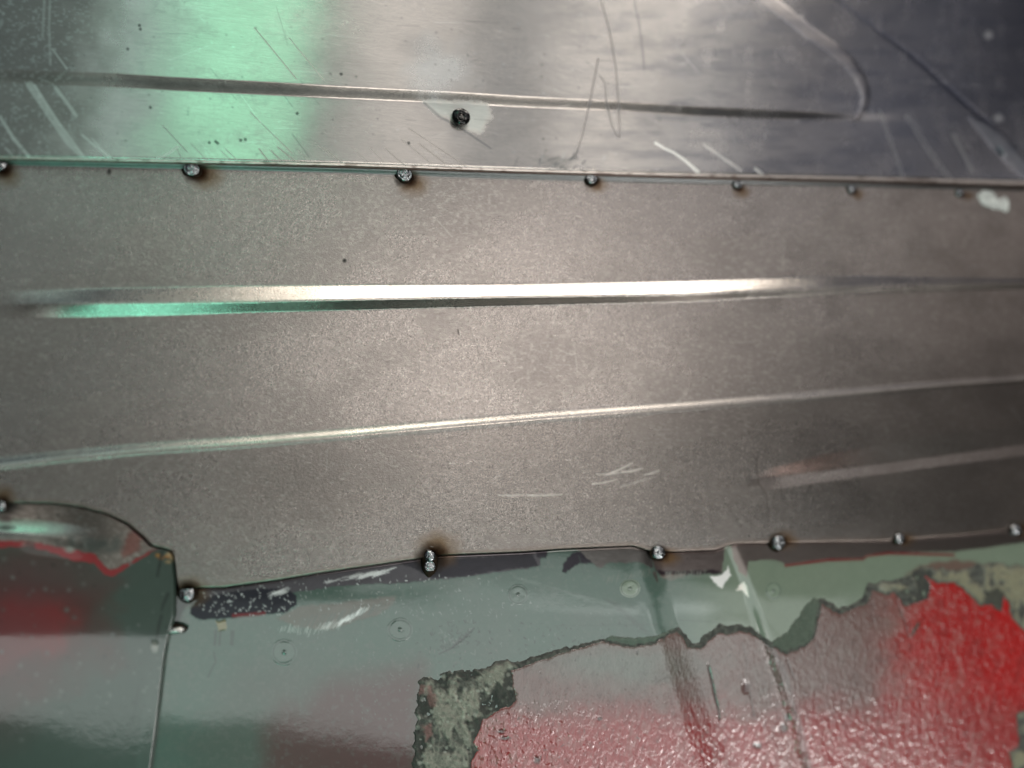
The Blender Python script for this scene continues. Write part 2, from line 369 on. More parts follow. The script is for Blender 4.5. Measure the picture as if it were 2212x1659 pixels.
# marker scribble and scratches
ink = dict(col=(80, 80, 86), rough=.5, amt=.5)
s.stroke([(1296, -10), (1298, 0), (1317, 68), (1330, 144), (1336, 222), (1339, 294)], [6, 6, 5, 5, 5, 4], 3, **ink)
s.stroke([(1337, 296), (1331, 292), (1322, 272), (1310, 222), (1307, 181), (1300, 170), (1296, 164)], [4, 4, 4, 3.5, 3, 3, 2], 2.5, **ink)
s.stroke([(1292, 128), (1288, 150), (1276, 212), (1259, 290), (1242, 342)], [5, 5, 4, 3.5, 3], 2.5, **ink)
s.stroke([(1370, -5), (1385, 80), (1392, 150)], 4, 3, col=(90, 90, 100), amt=.35)
rr = random.Random(4)
for (a, b, c_, d) in [(413, 311, 444, 343), (477, 326, 497, 344), (485, 320, 511, 344), (586, 326, 610, 349), (540, 242, 632, 332), (625, 82, 700, 174), (678, 307, 713, 337), (883, 277, 1006, 359), (832, 321, 873, 356), (866, 300, 930, 352),
                      (352, 272, 404, 328), (600, 318, 640, 350), (640, 322, 672, 352), (700, 320, 745, 356), (830, 352, 800, 320), (760, 320, 800, 356), (560, 322, 580, 348), (380, 318, 392, 342), (550, 60, 640, 170), (905, 310, 960, 352)]:
    s.stroke([(a, b), (c_, d)], rr.uniform(1.2, 2.2), 1.4, amt=rr.uniform(.2, .45), col=(80, 80, 80), rough=.5)
lt = dict(col=(236, 240, 236), rough=.5)
for pts, wd, am in [([(0, 253), (30, 300), (62, 338)], 6, .6), ([(65, 184), (105, 245), (147, 308), (180, 340)], [16, 13, 11, 9], .45), ([(75, 184), (125, 262), (178, 334)], 4, .5), ([(120, 190), (142, 218), (164, 250)], 7, .5),
                    ([(113, 106), (128, 126), (144, 148)], 2.4, .6), ([(178, 292), (206, 316), (238, 340)], 4, .5), ([(200, 300), (232, 338)], 2, .5), ([(12, 320), (26, 334)], 3, .5), ([(337, 343), (350, 338), (366, 330), (384, 317)], 2, .7),
                    ([(1416, 309), (1436, 321), (1456, 330), (1480, 347), (1507, 371)], [5, 4, 4, 5, 7], .8), ([(1520, 312), (1560, 340), (1600, 368)], [4, 5, 6], .4), ([(1632, 365), (1650, 380)], 6, .6),
                    ([(108, 0), (106, 60), (109, 140)], 4, .3), ([(96, 0), (92, 80)], 5, .25), ([(1900, 240), (1930, 320), (1950, 380)], 8, .13), ([(1960, 250), (2010, 330), (2050, 385)], 12, .12), ([(2060, 290), (2100, 370)], 8, .2)]:
    s.stroke(pts, wd, 3, amt=am, **lt)
for q in range(60):
    x = rr.uniform(300, 2200); y = rr.uniform(-10, 330); l = rr.uniform(15, 90); a = rad(rr.choice([2, 3, 4, 48, 50, 70, -20]) + rr.uniform(-4, 4))
    s.stroke([(x, y), (x + l * math.cos(a), y + l * math.sin(a))], rr.uniform(.8, 1.8), 1.6, amt=rr.uniform(.15, .4), col=rr.choice([(90, 90, 92), (238, 236, 232)]))
for q in range(26):
    x = 1095 + rr.gauss(95, 45); y = rr.uniform(340, 368); l = rr.uniform(6, 26); a = rad(rr.uniform(-80, 10))
    s.stroke([(x, y), (x + l * math.cos(a), y + l * math.sin(a))], rr.uniform(2, 5), 3, amt=rr.uniform(.2, .6), col=rr.choice([(110, 112, 112), (96, 98, 98), (215, 215, 212)]))
s.blob(1200, 352, 40, 14, 1, .5, 1, 5, col=(120, 124, 122))
for x, y in [(301, 55), (303, 63), (276, 106), (325, 232), (452, 308), (466, 306), (470, 309), (520, 303), (530, 301), (883, 309), (642, 245), (737, 160)]:
    s.blob(x, y, 3, 3, .5, .9, 0, 0, col=(60, 64, 62))
for q in range(420):
    x = rr.uniform(-10, 2230); y = rr.uniform(-10, 335); s.blob(x, y, rr.uniform(1.5, 3.2), None, .7, rr.uniform(.15, .5), 0, 0, col=rr.choice([(110, 110, 108), (225, 225, 222)]))
for (x, y) in [(2135, 76), (2157, 255)]:
    s.blob(x, y, 9, 8, .8, .6, .3, 1, col=(220, 222, 224), rough=.6)
# rounded bottom edge
s.h -= .55 * sst(-5, 0, Y - lip[None, :]) ** 2
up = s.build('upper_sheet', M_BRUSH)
tag(up, 'brushed bare steel sheet across the top with marker scribble and a long shallow crease', 'metal sheet')
# folded hem under the edge: two thin layers with a dark slot between them
def hem(name, a, b, h0, h1, col, rough):
    t = np.linspace(0, 1, 6)[:, None]
    Xh = np.repeat(XS[None, ::1], 6, 0); Yh = lip[None, :] + lw[None, :] * (a + (b - a) * t)
    q = Sheet(Xh, Yh, col, rough=rough, metal=1., bump=.5); q.h[:] = h0 + (h1 - h0) * t + .12 * np.sin(np.pi * t)
    q.h += (fbm(q.X, q.Y, 9, 9, 2, 6) - .5) * .06
    q.paint(np.clip((fbm(q.X, q.Y, 16, 5, 3, 9) - .5) * 4, 0, 1) * .6, col=(90, 62, 50))
    return q
hem('hem', -.06, .5, 3.1, 3.0, (225, 215, 208), .35).build('hem_edge', M_BRUSH, up)
hem('hem', .56, 1.0, 2.15, 1.8, (124, 108, 100), .42).build('hem_edge', M_BRUSH, up)

# ================================================================== repair panel in the middle
top = lip + lw * .45
bot = lerp_x(MIDBOT, XS)
bot = np.where(XS < 0, 1087, bot)
YC = 1078.
ta = np.concatenate([np.linspace(0, .06, 22)[:-1], np.linspace(.06, 1, 330)]); tb = np.linspace(0, 1, 90)[1:]
Yg = np.concatenate([top[None, :] + (YC - top)[None, :] * ta[:, None], YC + (bot - YC)[None, :] * tb[:, None]])
Xg = np.repeat(XS[None, :], len(Yg), 0)
s = Sheet(Xg, Yg, (168, 161, 157), rough=.26, metal=1., bump=.58)
X, Y = s.X, s.Y
lipb = (lip + lw)[None, :]; gw = lerp_x(GAPW, XS)[None, :]
s.h[:] = 0
s.h += (fbm(X, Y, 520, 260, 2, 40) - .5) * 1.1
s.h += 1.4 * (1 - sst(0, 1, (Y - lipb) / gw))
bt, bm, bl = lerp_x(B_TOP, X), lerp_x(B_MID, X), lerp_x(B_LOW, X)
size = sst(-30, 220, X) * np.interp(X, [0, 1500, 2212], [1, 1, .55])
r = np.where(Y < bm, (Y - bt) / (bm - bt), (bl - Y) / (bl - bm)); r = np.clip(r, 0, 1)
rs = np.where(r < .12, r * r / .24, r - .06)                 # soft foot
rs = np.where(r > .97, .91 + (r - .97) * .4, rs)
k = np.where(Y < bm, .115, .17) * np.where(Y < bm, bm - bt, bl - bm)
k = np.where(Y < bm, (bm - bt) * .17 * (35 / 35), k)
s.h += 3.7 * rs * size * np.interp(X, [0, 1500, 2212], [1, 1.05, .8])
cr = lerp_x(CREASE, X); d = Y - cr
cw = np.interp(X, [0, 1200, 2212], [14, 14, 7])
s.h += 1.6 * np.interp(X, [0, 1200, 2212], [1, 1, .5]) * sst(-cw * 1.5, 0, d)                # lip that rises to the crease
s.h -= np.clip(d, 0, None) * .013 + .28 * sst(0, 9, d)
s.stroke([(700, 937), (900, 925), (1150, 899), (1400, 876), (1650, 855)], 1.6, 1.6, amt=.5, col=(235, 228, 214), rough=.3)
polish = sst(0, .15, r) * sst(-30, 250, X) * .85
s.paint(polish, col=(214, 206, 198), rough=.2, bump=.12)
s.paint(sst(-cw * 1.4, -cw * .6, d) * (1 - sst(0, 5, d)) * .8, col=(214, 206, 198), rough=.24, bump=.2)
# recessed swage lower right
g0 = lerp_x([(1590, 1040), (1661, 1012), (1798, 978), (2003, 945), (2212, 918)], X); g1 = lerp_x([(1590, 1040), (1661, 1031), (1695, 1027), (1952, 995), (2212, 960)], X); g2 = lerp_x([(1590, 1050), (1661, 1058), (1952, 1018), (2212, 984)], X)
gs = sst(1600, 1700, X)
gd = np.where(Y < g1, np.clip((Y - g0) / (g1 - g0 + .01), 0, 1), np.clip((g2 - Y) / (g2 - g1 + .01), 0, 1))
s.h -= 1.5 * gs * gd * np.interp(X, [1600, 2212], [1, .8])
s.stroke([(1637, 985), (1636, 1010), (1640, 1045), (1655, 1065), (1662, 1100), (1660, 1130)], 3, 3, amt=.5, h=-.12, col=(90, 82, 78))
# colour wear, along with shading and reflections painted in
n1 = fbm(X, Y, 160, 110, 4, 50); n2 = fbm(X, Y, 30, 22, 3, 51); n3 = fbm(X, Y, 7, 4, 2, 52); n4 = fbm(X, Y, 4.4, 3.4, 2, 53)
s.paint(np.clip((n1 - .42) * 3, 0, 1) * .30, col=(140, 132, 128), rough=.46)
s.paint(np.clip((n3 - .55) * 4, 0, 1) * .25, col=(225, 220, 214), rough=.30)
s.paint(np.clip((n4 - .58) * 6, 0, 1) * .15, col=(100, 94, 92))
dk = np.clip(1.4 - np.hypot((X - 660) / 170, (Y - 1040) / 70), 0, 1) * .35
s.paint(dk, col=(120, 112, 108), rough=.34)  # darker reflection zone painted into the steel
s.paint(sst(1700, 2300, X) * .35, col=(128, 108, 98), rough=.40)  # dim brown reflection towards the right, put into the colour
s.paint(sst(1500, 1700, X) * np.clip((fbm(X, Y, 60, 50, 3, 55) - .5) * 4, 0, 1) * .22, col=(96, 92, 88))
s.paint(gs * (Y > g0) * (Y < g1) * (1 - sst(1750, 1950, X)) * .6, col=(118, 70, 52))
s.paint((d > 0) * 1.0 * .25, col=(132, 124, 120))  # plane below the crease painted darker for its shade
edge = bot[None, :]
s.paint(sst(-14, -2, Y - edge) * .5, col=(140, 122, 112), rough=.45)
s.paint(sst(-6, 2, Y - lipb) * (1 - sst(.85, 1.25, (Y - lipb) / gw)) * .75, col=(106, 112, 114), rough=.33, bump=.35)  # shadowed strip under the lip, darkened in colour
heat(s, 100)
# small marks
s.blob(236, 371, 4, 6, .5, 1, 0, 0, col=(10, 10, 10), metal=.2); s.blob(744, 563, 4, 4, .5, 1, 0, 0, col=(12, 10, 10), metal=.2)
s.stroke([(984, 662), (985, 668)], 1.2, 1.2, col=(30, 28, 28)); s.stroke([(989, 712), (991, 722)], 1.5, 1.2, col=(30, 28, 28))
s.stroke([(1015, 708), (1028, 745), (1047, 800)], 1.1, 1.2, amt=.35, col=(90, 86, 84))
s.stroke([(1018, 1030), (1100, 1066)], 1, 1, amt=0.3, col=(80, 76, 74))
for x0, y0, x1, y1, am in [(1310, 1026, 1366, 1000, .8), (1344, 1020, 1388, 1012, .9), (1392, 1026, 1424, 1016, .7), (1078, 1070, 1130, 1068, .5), (1140, 1070, 1215, 1068, .6), (1290, 1025, 1345, 1020, .5), (1280, 1046, 1330, 1036, .5), (1340, 1052, 1410, 1030, .4)]:
    s.stroke([(x0, y0), ((x0 + x1) / 2, (y0 + y1) / 2 + 1.5), (x1, y1)], [2, 3, 1.5], 3, amt=am, col=(238, 234, 228), rough=.35)
rr = random.Random(8)
for q in range(900):                                        # short bright flecks of the rolled surface
    x = rr.uniform(-20, 1700); y = rr.uniform(400, 1240); l = rr.uniform(2, 9); a = rad(-18 * (1 - x / 1700) + 20 * (x / 1700) + rr.uniform(-12, 12))
    s.stroke([(x, y), (x + l * math.cos(a), y + l * math.sin(a))], rr.uniform(.7, 1.5), 1.4, amt=rr.uniform(.1, .35), col=(232, 228, 222))
for q in range(110):
    x = rr.uniform(-20, 2200); y = rr.uniform(400, 1160); l = rr.uniform(8, 60); a = rad(rr.uniform(-30, 110))
    s.stroke([(x, y), (x + l * math.cos(a), y + l * math.sin(a))], rr.uniform(.8, 1.5), 1.5, amt=rr.uniform(.12, .35), col=rr.choice([(90, 84, 82), (225, 222, 216)]))
s.h -= .35 * sst(-4, 0, Y - edge) ** 2
HMID = s
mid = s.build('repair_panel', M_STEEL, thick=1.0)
tag(mid, 'grey zinc coated steel repair panel with pressed ridges, tack welded along top and bottom edges', 'repair panel')

def mid_h(x, y):
    i = np.argmin((HMID.X - x) ** 2 + (HMID.Y - y) ** 2); return HMID.h.ravel()[i]

# ================================================================== old painted panel below
ysb = axis(1090, 1140, 1700, 2150, 2.2, 16)
xsb = axis(200, 300, 2270, 2900, 2.1, 14)
def base_low(X, Y):
    h = -4.3 - (Y - 1200) * .021 - np.where(Y > 1250, np.clip(Y - 1250, 0, 100) ** 2 / 200 + np.clip(Y - 1350, 0, None), 0) * .007
    h += (fbm(X, Y, 300, 220, 2, 60) - .5) * (.25 + 1.2 * sst(700, 1100, X))
    c1 = np.interp(Y, [1150, 1196, 1235, 1300, 1350, 1385, 1450, 1530, 1640, 1700], [1400, 1404, 1412, 1424, 1436, 1452, 1472, 1498, 1540, 1560])
    c2 = np.interp(Y, [1150, 1188, 1244, 1317, 1384, 1430, 1500, 1603, 1660, 1700], [1568, 1582, 1606, 1630, 1652, 1668, 1692, 1722, 1742, 1754])
    ww = np.interp(Y, [1180, 1400, 1600], [17, 28, 34])
    dep = np.interp(Y, [1150, 1250, 1450, 1700], [.6, 1.05, 1.7, 1.7])
    w2 = np.interp(Y, [1180, 1400, 1600], [14, 18, 22])
    h -= 1.15 * dep * sst(-ww * 1.35, ww * 1.35, X - c1) * (1 - sst(-w2, w2, X - c2))
    h += .12 * np.exp(-((X - c2 - ww * 1.1) / 20) ** 2)
    h += .3 * np.exp(-((X - c1 + ww * 1.1) / 18) ** 2)
    return h, c1, c2
COATP = [(1005, 2200), (1012, 1675), (1020, 1640), (1030, 1622), (1022, 1605), (1034, 1574), (1043, 1552), (1078, 1533), (1103, 1523), (1114, 1512), (1107, 1482), (1103, 1447), (1134, 1436), (1178, 1420), (1235, 1402), (1302, 1384),
         (1365, 1395), (1415, 1387), (1428, 1378), (1463, 1360), (1476, 1375), (1488, 1397), (1514, 1400), (1523, 1388), (1555, 1363), (1567, 1368), (1599, 1362), (1618, 1365), (1650, 1384), (1665, 1394), (1697, 1411), (1740, 1395), (1756, 1380), (1774, 1302),
         (1794, 1310), (1812, 1326), (1875, 1300), (1880, 1272), (1920, 1283), (1931, 1274), (1942, 1290), (1955, 1307), (2004, 1296), (2010, 1270), (1995, 1242), (2025, 1256), (2060, 1256), (2091, 1279), (2119, 1307), (2143, 1307), (2162, 1322), (2168, 1286),
         (2182, 1309), (2186, 1332), (2212, 1359), (2300, 1430), (2270, 1500), (2220, 1537), (2197, 1544), (2204, 1590), (2204, 1617), (2184, 1624), (2189, 1665), (2180, 2200)]
Xg, Yg = np.meshgrid(xsb, ysb)
s = Sheet(Xg, Yg, (104, 136, 122), rough=.36, metal=0., bump=.25)
X, Y = s.X, s.Y
s.h, c1, c2 = base_low(X, Y)
eb = lerp_x(MIDBOT, X)
n1 = fbm(X, Y, 90, 70, 4, 61); n2 = fbm(X, Y, 22, 18, 4, 62); n3 = fbm(X, Y, 8, 7, 3, 63)
s.paint(np.clip((n1 - .4) * 3, 0, 1) * .5, col=(128, 140, 132), rough=.42)
s.paint((1 - sst(20, 70, Y - eb + (n1 - .5) * 30)) * .75, col=(88, 118, 104), rough=.33)
s.paint(np.clip((n3 - .55) * 4, 0, 1) * .35, col=(146, 156, 148), rough=.5, bump=.6)
s.paint(sst(1400, 1620, X) * .85, col=(182, 194, 170))  # right side painted lighter in place of reflected light
# thin red overspray at the bottom left, pink sheen painted over it
redm = psdf(X[:, :], Y, [(560, 1900), (575, 1560), (612, 1520), (651, 1532), (689, 1487), (717, 1468), (825, 1458), (908, 1440), (908, 1900)], 10, 40, 3)
s.paint((1 - sst(-40, 40, redm)) * .9, col=(122, 44, 48), rough=.34)
s.paint((1 - sst(-60, 60, psdf(X, Y, [(400, 1620), (520, 1440), (760, 1440), (900, 1430), (900, 1900), (400, 1900)]))) * .30, col=(132, 92, 92))  # pinkish sheen blended into the paint colour
s.speck(200, (760, 1400, 1090, 1560), 5, 1.6, 7, col=(160, 156, 152), rough=.6)
s.paint(np.clip((fbm(X, Y, 10, 9, 2, 64) - .62) * 8, 0, 1) * (X < 1000) * (Y > 1380) * .25, col=(150, 148, 144))
# ground down strips
GR = dict(metal=.95, rough=.30, bump=.55)
def fur(poly, col, rough=.3, soft=5, warp=3, seed=1, amt=1.):
    s.poly(poly, soft, warp, 7, 0, seed, amt, col=col, rough=rough, metal=.92, bump=.6)
fur([(400, 1262), (640, 1240), (900, 1200), (1134, 1186), (1170, 1183), (1166, 1222), (1134, 1229), (1015, 1246), (920, 1255), (872, 1261), (793, 1262), (717, 1269), (660, 1277), (600, 1283), (470, 1290), (410, 1300)], (92, 88, 92))
fur([(412, 1312), (435, 1290), (480, 1283), (540, 1272), (620, 1272), (641, 1286), (641, 1306), (619, 1324), (540, 1331), (480, 1337), (430, 1340), (410, 1327)], (52, 52, 58), seed=2)
fur([(860, 1214), (1150, 1196), (1164, 1222), (1100, 1229), (1015, 1243), (940, 1250)], (62, 59, 64), seed=3)
fur([(1213, 1236), (1216, 1216), (1236, 1194), (1270, 1186), (1288, 1200), (1278, 1219), (1250, 1218), (1222, 1238)], (60, 56, 62), seed=4)
fur([(1155, 1184), (1184, 1182), (1180, 1206), (1160, 1204)], (60, 56, 62), seed=4)
fur([(1230, 1170), (1365, 1165), (1402, 1180), (1412, 1229), (1380, 1214), (1365, 1217), (1318, 1216), (1295, 1230), (1276, 1212)], (112, 106, 104), seed=5)
fur([(1404, 1180), (1566, 1176), (1561, 1236), (1520, 1233), (1450, 1237), (1430, 1245), (1415, 1232)], (112, 100, 98), seed=6)
fur([(1414, 1230), (1450, 1236), (1540, 1231), (1562, 1236), (1560, 1241), (1450, 1243), (1432, 1248)], (64, 54, 58), seed=7)
fur([(1577, 1160), (2300, 1120), (2300, 1160), (2212, 1172), (2067, 1192), (1920, 1194), (1875, 1199), (1864, 1207), (1787, 1208), (1697, 1219), (1674, 1210), (1618, 1212), (1612, 1250), (1596, 1235), (1580, 1195)], (132, 120, 116), seed=8)
s.poly([(1425, 1246), (1450, 1240), (1480, 1241), (1475, 1247), (1448, 1254)], 6, 3, 6, col=(170, 150, 140), amt=.7)
s.poly([(597, 1335), (651, 1308), (730, 1303), (825, 1289), (856, 1288), (853, 1305), (815, 1330), (762, 1343), (714, 1362), (635, 1354)], 8, 3, 9, col=(150, 138, 134), rough=.42, metal=.6, bump=.8, amt=.85)
s.poly([(1532, 1245), (1560, 1242), (1566, 1236), (1574, 1222), (1579, 1243), (1568, 1258), (1560, 1272), (1546, 1262)], 2.5, 3, 6, col=(246, 244, 242), rough=.5, metal=1., bump=1.)
s.poly([(1598, 1262), (1608, 1256), (1614, 1270), (1619, 1293), (1610, 1284), (1603, 1275), (1590, 1276)], 3, 2, 6, col=(246, 240, 232), rough=.5, metal=1., bump=1.)
s.stroke([(1697, 1222), (1787, 1210), (1864, 1208), (1874, 1201), (1920, 1195), (2060, 1199)], [5, 6, 4, 4, 6, 5], 3, col=(160, 42, 48), amt=.9)
s.poly([(1955, 1245), (1990, 1222), (2080, 1210), (2140, 1222), (2060, 1240), (2010, 1236)], 14, 8, 20, col=(150, 78, 76), amt=.7)
s.stroke([(505, 1330), (545, 1328), (570, 1325)], 8, 5, col=(120, 50, 52), amt=.8)
s.poly([(466, 1343), (488, 1340), (489, 1360), (473, 1364)], 4, 3, 6, col=(196, 180, 132), h=.08)
for x, wd in ((466, 6), (476, 5), (500, 3), (504, 5)):
    s.stroke([(x, 1364), (x - 2, 1392)], wd, 4, amt=.6, col=(64, 72, 66))
s.stroke([(462, 1410), (466, 1430), (455, 1450), (450, 1462)], 4, 4, amt=.5, col=(58, 70, 64))
s.stroke([(1414, 1238), (1420, 1256)], [8, 3], 3, col=(90, 50, 48), amt=.7)
# grinder scratches
rr = random.Random(21)
def comb(n, x0, y0, x1, y1, ang, l0, l1, col=(226, 226, 224), wmin=.6, wmax=1.4, amt=.6, metal=.9):
    for q in range(n):
        t = rr.random(); x = x0 + (x1 - x0) * t + rr.gauss(0, 2); y = y0 + (y1 - y0) * t + rr.gauss(0, 2); l = rr.uniform(l0, l1); a = rad(ang + rr.uniform(-7, 7))
        s.stroke([(x - l / 2 * math.cos(a), y - l / 2 * math.sin(a)), (x + l / 2 * math.cos(a), y + l / 2 * math.sin(a))], rr.uniform(wmin, wmax), 1.3, amt=amt * rr.uniform(.4, 1), col=col, rough=.3, metal=metal)
comb(46, 740, 1342, 786, 1320, -40, 12, 30, amt=1)
comb(26, 600, 1358, 700, 1366, -72, 8, 18)
comb(30, 690, 1355, 740, 1346, -58, 10, 26)
comb(40, 692, 1261, 850, 1228, -16, 10, 34)
comb(24, 780, 1246, 830, 1236, -20, 14, 30, amt=1)
comb(16, 596, 1282, 618, 1276, -22, 10, 24, amt=.6)
s.speck(80, (430, 1275, 634, 1330), 5, .7, 31, col=(225, 225, 224), rough=.4)
comb(22, 585, 1284, 618, 1274, -24, 8, 22, amt=.6)
comb(110, 640, 1350, 900, 1300, -60, 14, 34, col=(128, 142, 136), amt=.35, metal=0.)
comb(130, 1120, 1250, 1400, 1330, 12, 12, 40, col=(150, 168, 158), amt=.35, metal=0.)
comb(80, 1320, 1300, 1400, 1370, 20, 12, 40, col=(76, 96, 86), amt=.3, metal=0.)
comb(60, 1300, 1255, 1420, 1235, -70, 6, 18, col=(156, 150, 146), amt=.4)
comb(34, 1440, 1243, 1530, 1240, -84, 8, 14, col=(170, 168, 160), amt=.5, metal=0.)
s.speck(200, (430, 1240, 1160, 1330), 5, 1.0, 3, col=(215, 218, 216), rough=.4)
s.speck(130, (560, 1300, 1400, 1420), 4, .8, 5, col=(180, 190, 186), rough=.4)
s.speck(120, (900, 1340, 1400, 1440), 7, 1.8, 9, col=(60, 70, 66), h=-.03)
for q in range(36):                                         # scraped scabs near the middle
    x = rr.gauss(985, 22); y = rr.gauss(1378, 16); a = rr.uniform(0, 6); l = rr.uniform(4, 14)
    s.stroke([(x, y), (x + l * math.cos(a), y + l * math.sin(a)), (x + l * math.cos(a + 1), y + l * math.sin(a + 1))], 1.6, 1.5, amt=.6, col=rr.choice([(58, 66, 62), (60, 68, 64), (176, 182, 176)]), h=-.03)
s.stroke([(948, 1413), (975, 1400), (1000, 1380), (1024, 1357)], [1.5, 3, 2.5, 2.5], 1.5, amt=.8, col=(58, 66, 62), h=-.05)
for x0, y0, x1, y1 in [(1200, 1352, 1420, 1349), (1460, 1339, 1548, 1344), (1250, 1200, 1262, 1240), (1180, 1270, 1280, 1290)]:
    s.stroke([(x0, y0), (x1, y1)], 1.6, 1.8, amt=.35, col=(84, 98, 90))
heat(s, 300)
s.stroke([(392, 1300), (384, 1330), (380, 1352)], [26, 14, 6], 9, amt=.9, col=(16, 12, 10), rough=.5)
# foxed seam sealer stains under the crust
Wd = s.h.copy()
low_h = s.h
keep = (Y > eb + 1.0) | (X < 384)
# straight, clean top edge: slide the first rows onto the edge line
low = s
def grid_low():
    tsl = np.concatenate([np.linspace(0, .9, 260), np.linspace(.9, 1, 10)[1:]])
    return tsl
# resample the painted arrays on a grid whose first row follows the panel edge
def resample(s, xs, ys, Xn, Yn):
    ix = np.clip(np.interp(Xn, xs, np.arange(len(xs))), 0, len(xs) - 1.001); iy = np.clip(np.interp(Yn, ys, np.arange(len(ys))), 0, len(ys) - 1.001)
    x0, y0 = ix.astype(int), iy.astype(int); fx, fy = ix - x0, iy - y0
    def smp(A):
        if A.ndim == 3: gx, gy = fx[..., None], fy[..., None]
        else: gx, gy = fx, fy
        return (A[y0, x0] * (1 - gx) + A[y0, x0 + 1] * gx) * (1 - gy) + (A[y0 + 1, x0] * (1 - gx) + A[y0 + 1, x0 + 1] * gx) * gy
    n = Sheet(Xn, Yn, (0, 0, 0)); n.col, n.h, n.rough, n.metal, n.bump = smp(s.col), smp(s.h), smp(s.rough), smp(s.metal), smp(s.bump)
    return n
ebx = lerp_x(MIDBOT, xsb); ebx = np.where(xsb < 388, 1274 + (388 - xsb) * .1, ebx) + np.interp(xsb, [380, 470, 600, 2212], [2.4, 1.6, 1.2, 1.2])
tsl = np.concatenate([np.linspace(0, .56, 262)[:-1], np.linspace(.56, 1, 28)])
Yn = ebx[None, :] + (2150 - ebx)[None, :] * tsl[:, None]
n = resample(s, xsb, ysb, np.repeat(xsb[None, :], len(tsl), 0), Yn)
n.h -= .25 * (1 - sst(0, 4, n.Y - ebx[None, :])); n.col *= (.54 + .46 * n.metal)[..., None]
lowp = n.build('painted_panel', M_PAINT, thick=1.0)
tag(lowp, 'old sage green panel along the bottom with peeling red textured coating and ground edge', 'painted panel')

# --- thick textured coating, a layer of its own on the panel
xc = axis(860, 960, 2270, 2900, 1.9, 12); yc = axis(1225, 1232, 1690, 2150, 1.9, 14)
Xc, Yc = np.meshgrid(xc, yc)
sd = psdf(Xc, Yc, COATP, 3.0, 9, 70)
s = Sheet(Xc, Yc, (154, 110, 104), rough=.36, metal=0., bump=.55)  # red underseal, pink veil of sheen partly put into its colour
X, Y = Xc, Yc
bh, c1, c2 = base_low(X, Y)
tx, ty = rot(X, Y, 14)
rough_zone = np.clip(sst(1470, 1570, Y + (n_ := (fbm(X, Y, 80, 60, 3, 71) - .5) * 110)) * 1. + sst(1840, 2010, X + n_) * 1., 0, 1)
rough_zone *= 1 - .5 * sst(1640, 1720, Y)
lump = fbm(tx, ty, 6.5, 12, 2, 72) - .5
lump2 = np.abs(fbm(tx, ty, 13, 26, 3, 73) - .5)
s.h = bh + np.where(sd < 0, .55 + .0 * sd, .55 - sd * .35)
s.h -= .35 * np.exp(-np.clip(-sd, 0, None) / 3.0)
s.h += (lump * (.05 + .20 * rough_zone) + (lump2 - .1) * (-.12 - .25 * rough_zone)) * sst(0, 8, -sd)
s.bump += .35 * rough_zone
n1 = fbm(X, Y, 60, 45, 4, 74); n2 = fbm(tx, ty, 12, 22, 3, 75); n3 = fbm(X, Y, 5, 6, 2, 76)
s.paint(np.clip(1.3 - np.hypot((X - 1330) / 190, (Y - 1435) / 62) + (n1 - .5), 0, 1) * .85, col=(142, 148, 138))
s.paint(np.clip(sst(1480, 1590, Y + (n1 - .5) * 110), 0, 1) * .95, col=(188, 26, 32), rough=.3)
s.paint(np.clip(1.25 - np.hypot((X - 1215) / 130, (Y - 1500) / 60) + (n1 - .5) * .6, 0, 1) * .45, col=(168, 118, 114))
s.paint(sst(1860, 2020, X + (n1 - .5) * 120 + (Y - 1400) * .1) * .95, col=(200, 24, 24), rough=.27)
s.paint(sst(2090, 2200, X + (n1 - .5) * 40) * .8, col=(214, 20, 18), rough=.27)
s.paint(np.clip((X - 1700) / 200, 0, 1) * sst(1470, 1560, Y) * .6, col=(178, 44, 44), rough=.27)
s.paint(np.exp(-((X - c1 - 12) / 40) ** 2) * sst(1500, 1560, Y) * .7, col=(168, 40, 42))
s.paint(np.exp(-((X - c1 - 30) / 30) ** 2) * (1 - sst(1480, 1540, Y)) * .25, col=(118, 112, 104))
s.paint(np.exp(-((X - c2 + 34) / 30) ** 2) * sst(1400, 1460, Y) * .3, col=(120, 108, 100))
s.paint(np.clip((n2 - .5) * 4, 0, 1) * .22, col=(176, 166, 160))
s.paint(np.clip((.42 - n2) * 5, 0, 1) * .28, col=(96, 62, 58))
s.paint(np.exp(np.minimum(sd, 0) / 5) * (X < 1650) * .35, col=(196, 140, 130))
s.stroke([(1530, 1436), (1536, 1462), (1541, 1485), (1546, 1510), (1552, 1532), (1554, 1556)], [2, 3, 3, 3.4, 2.5, 2], 1.6, col=(50, 34, 32), h=-.35)
s.stroke([(1936, 1290), (1944, 1318), (1955, 1345), (1964, 1378)], [2, 3, 3, 2], 2, amt=.7, col=(96, 62, 60), h=-.15)
s.stroke([(1700, 1426), (1710, 1452), (1716, 1466)], 2, 1.6, amt=.8, col=(80, 52, 50), h=-.2)
s.stroke([(1604, 1390), (1614, 1430), (1610, 1462)], 3, 4, amt=.4, col=(96, 80, 74), h=-.12)
s.blob(1612, 1484, 8, 13, .8, .9, .3, 2, col=(104, 40, 42), h=-.5)
s.stroke([(1620, 1496), (1624, 1520), (1628, 1545)], 3, 2, amt=.6, col=(84, 60, 56), h=-.15)
s.stroke([(1655, 1388), (1690, 1440), (1706, 1500), (1728, 1580), (1745, 1660)], [10, 14, 12, 14, 16], 10, amt=.5, col=(84, 56, 52))  # dark band on the wall of the fold, shading painted in
s.stroke([(1985, 1345), (1975, 1362), (1970, 1372)], [4, 7, 5], 3, amt=.85, col=(86, 76, 66))
s.stroke([(1984, 1348), (1974, 1364)], 5, 2, col=(86, 76, 66))
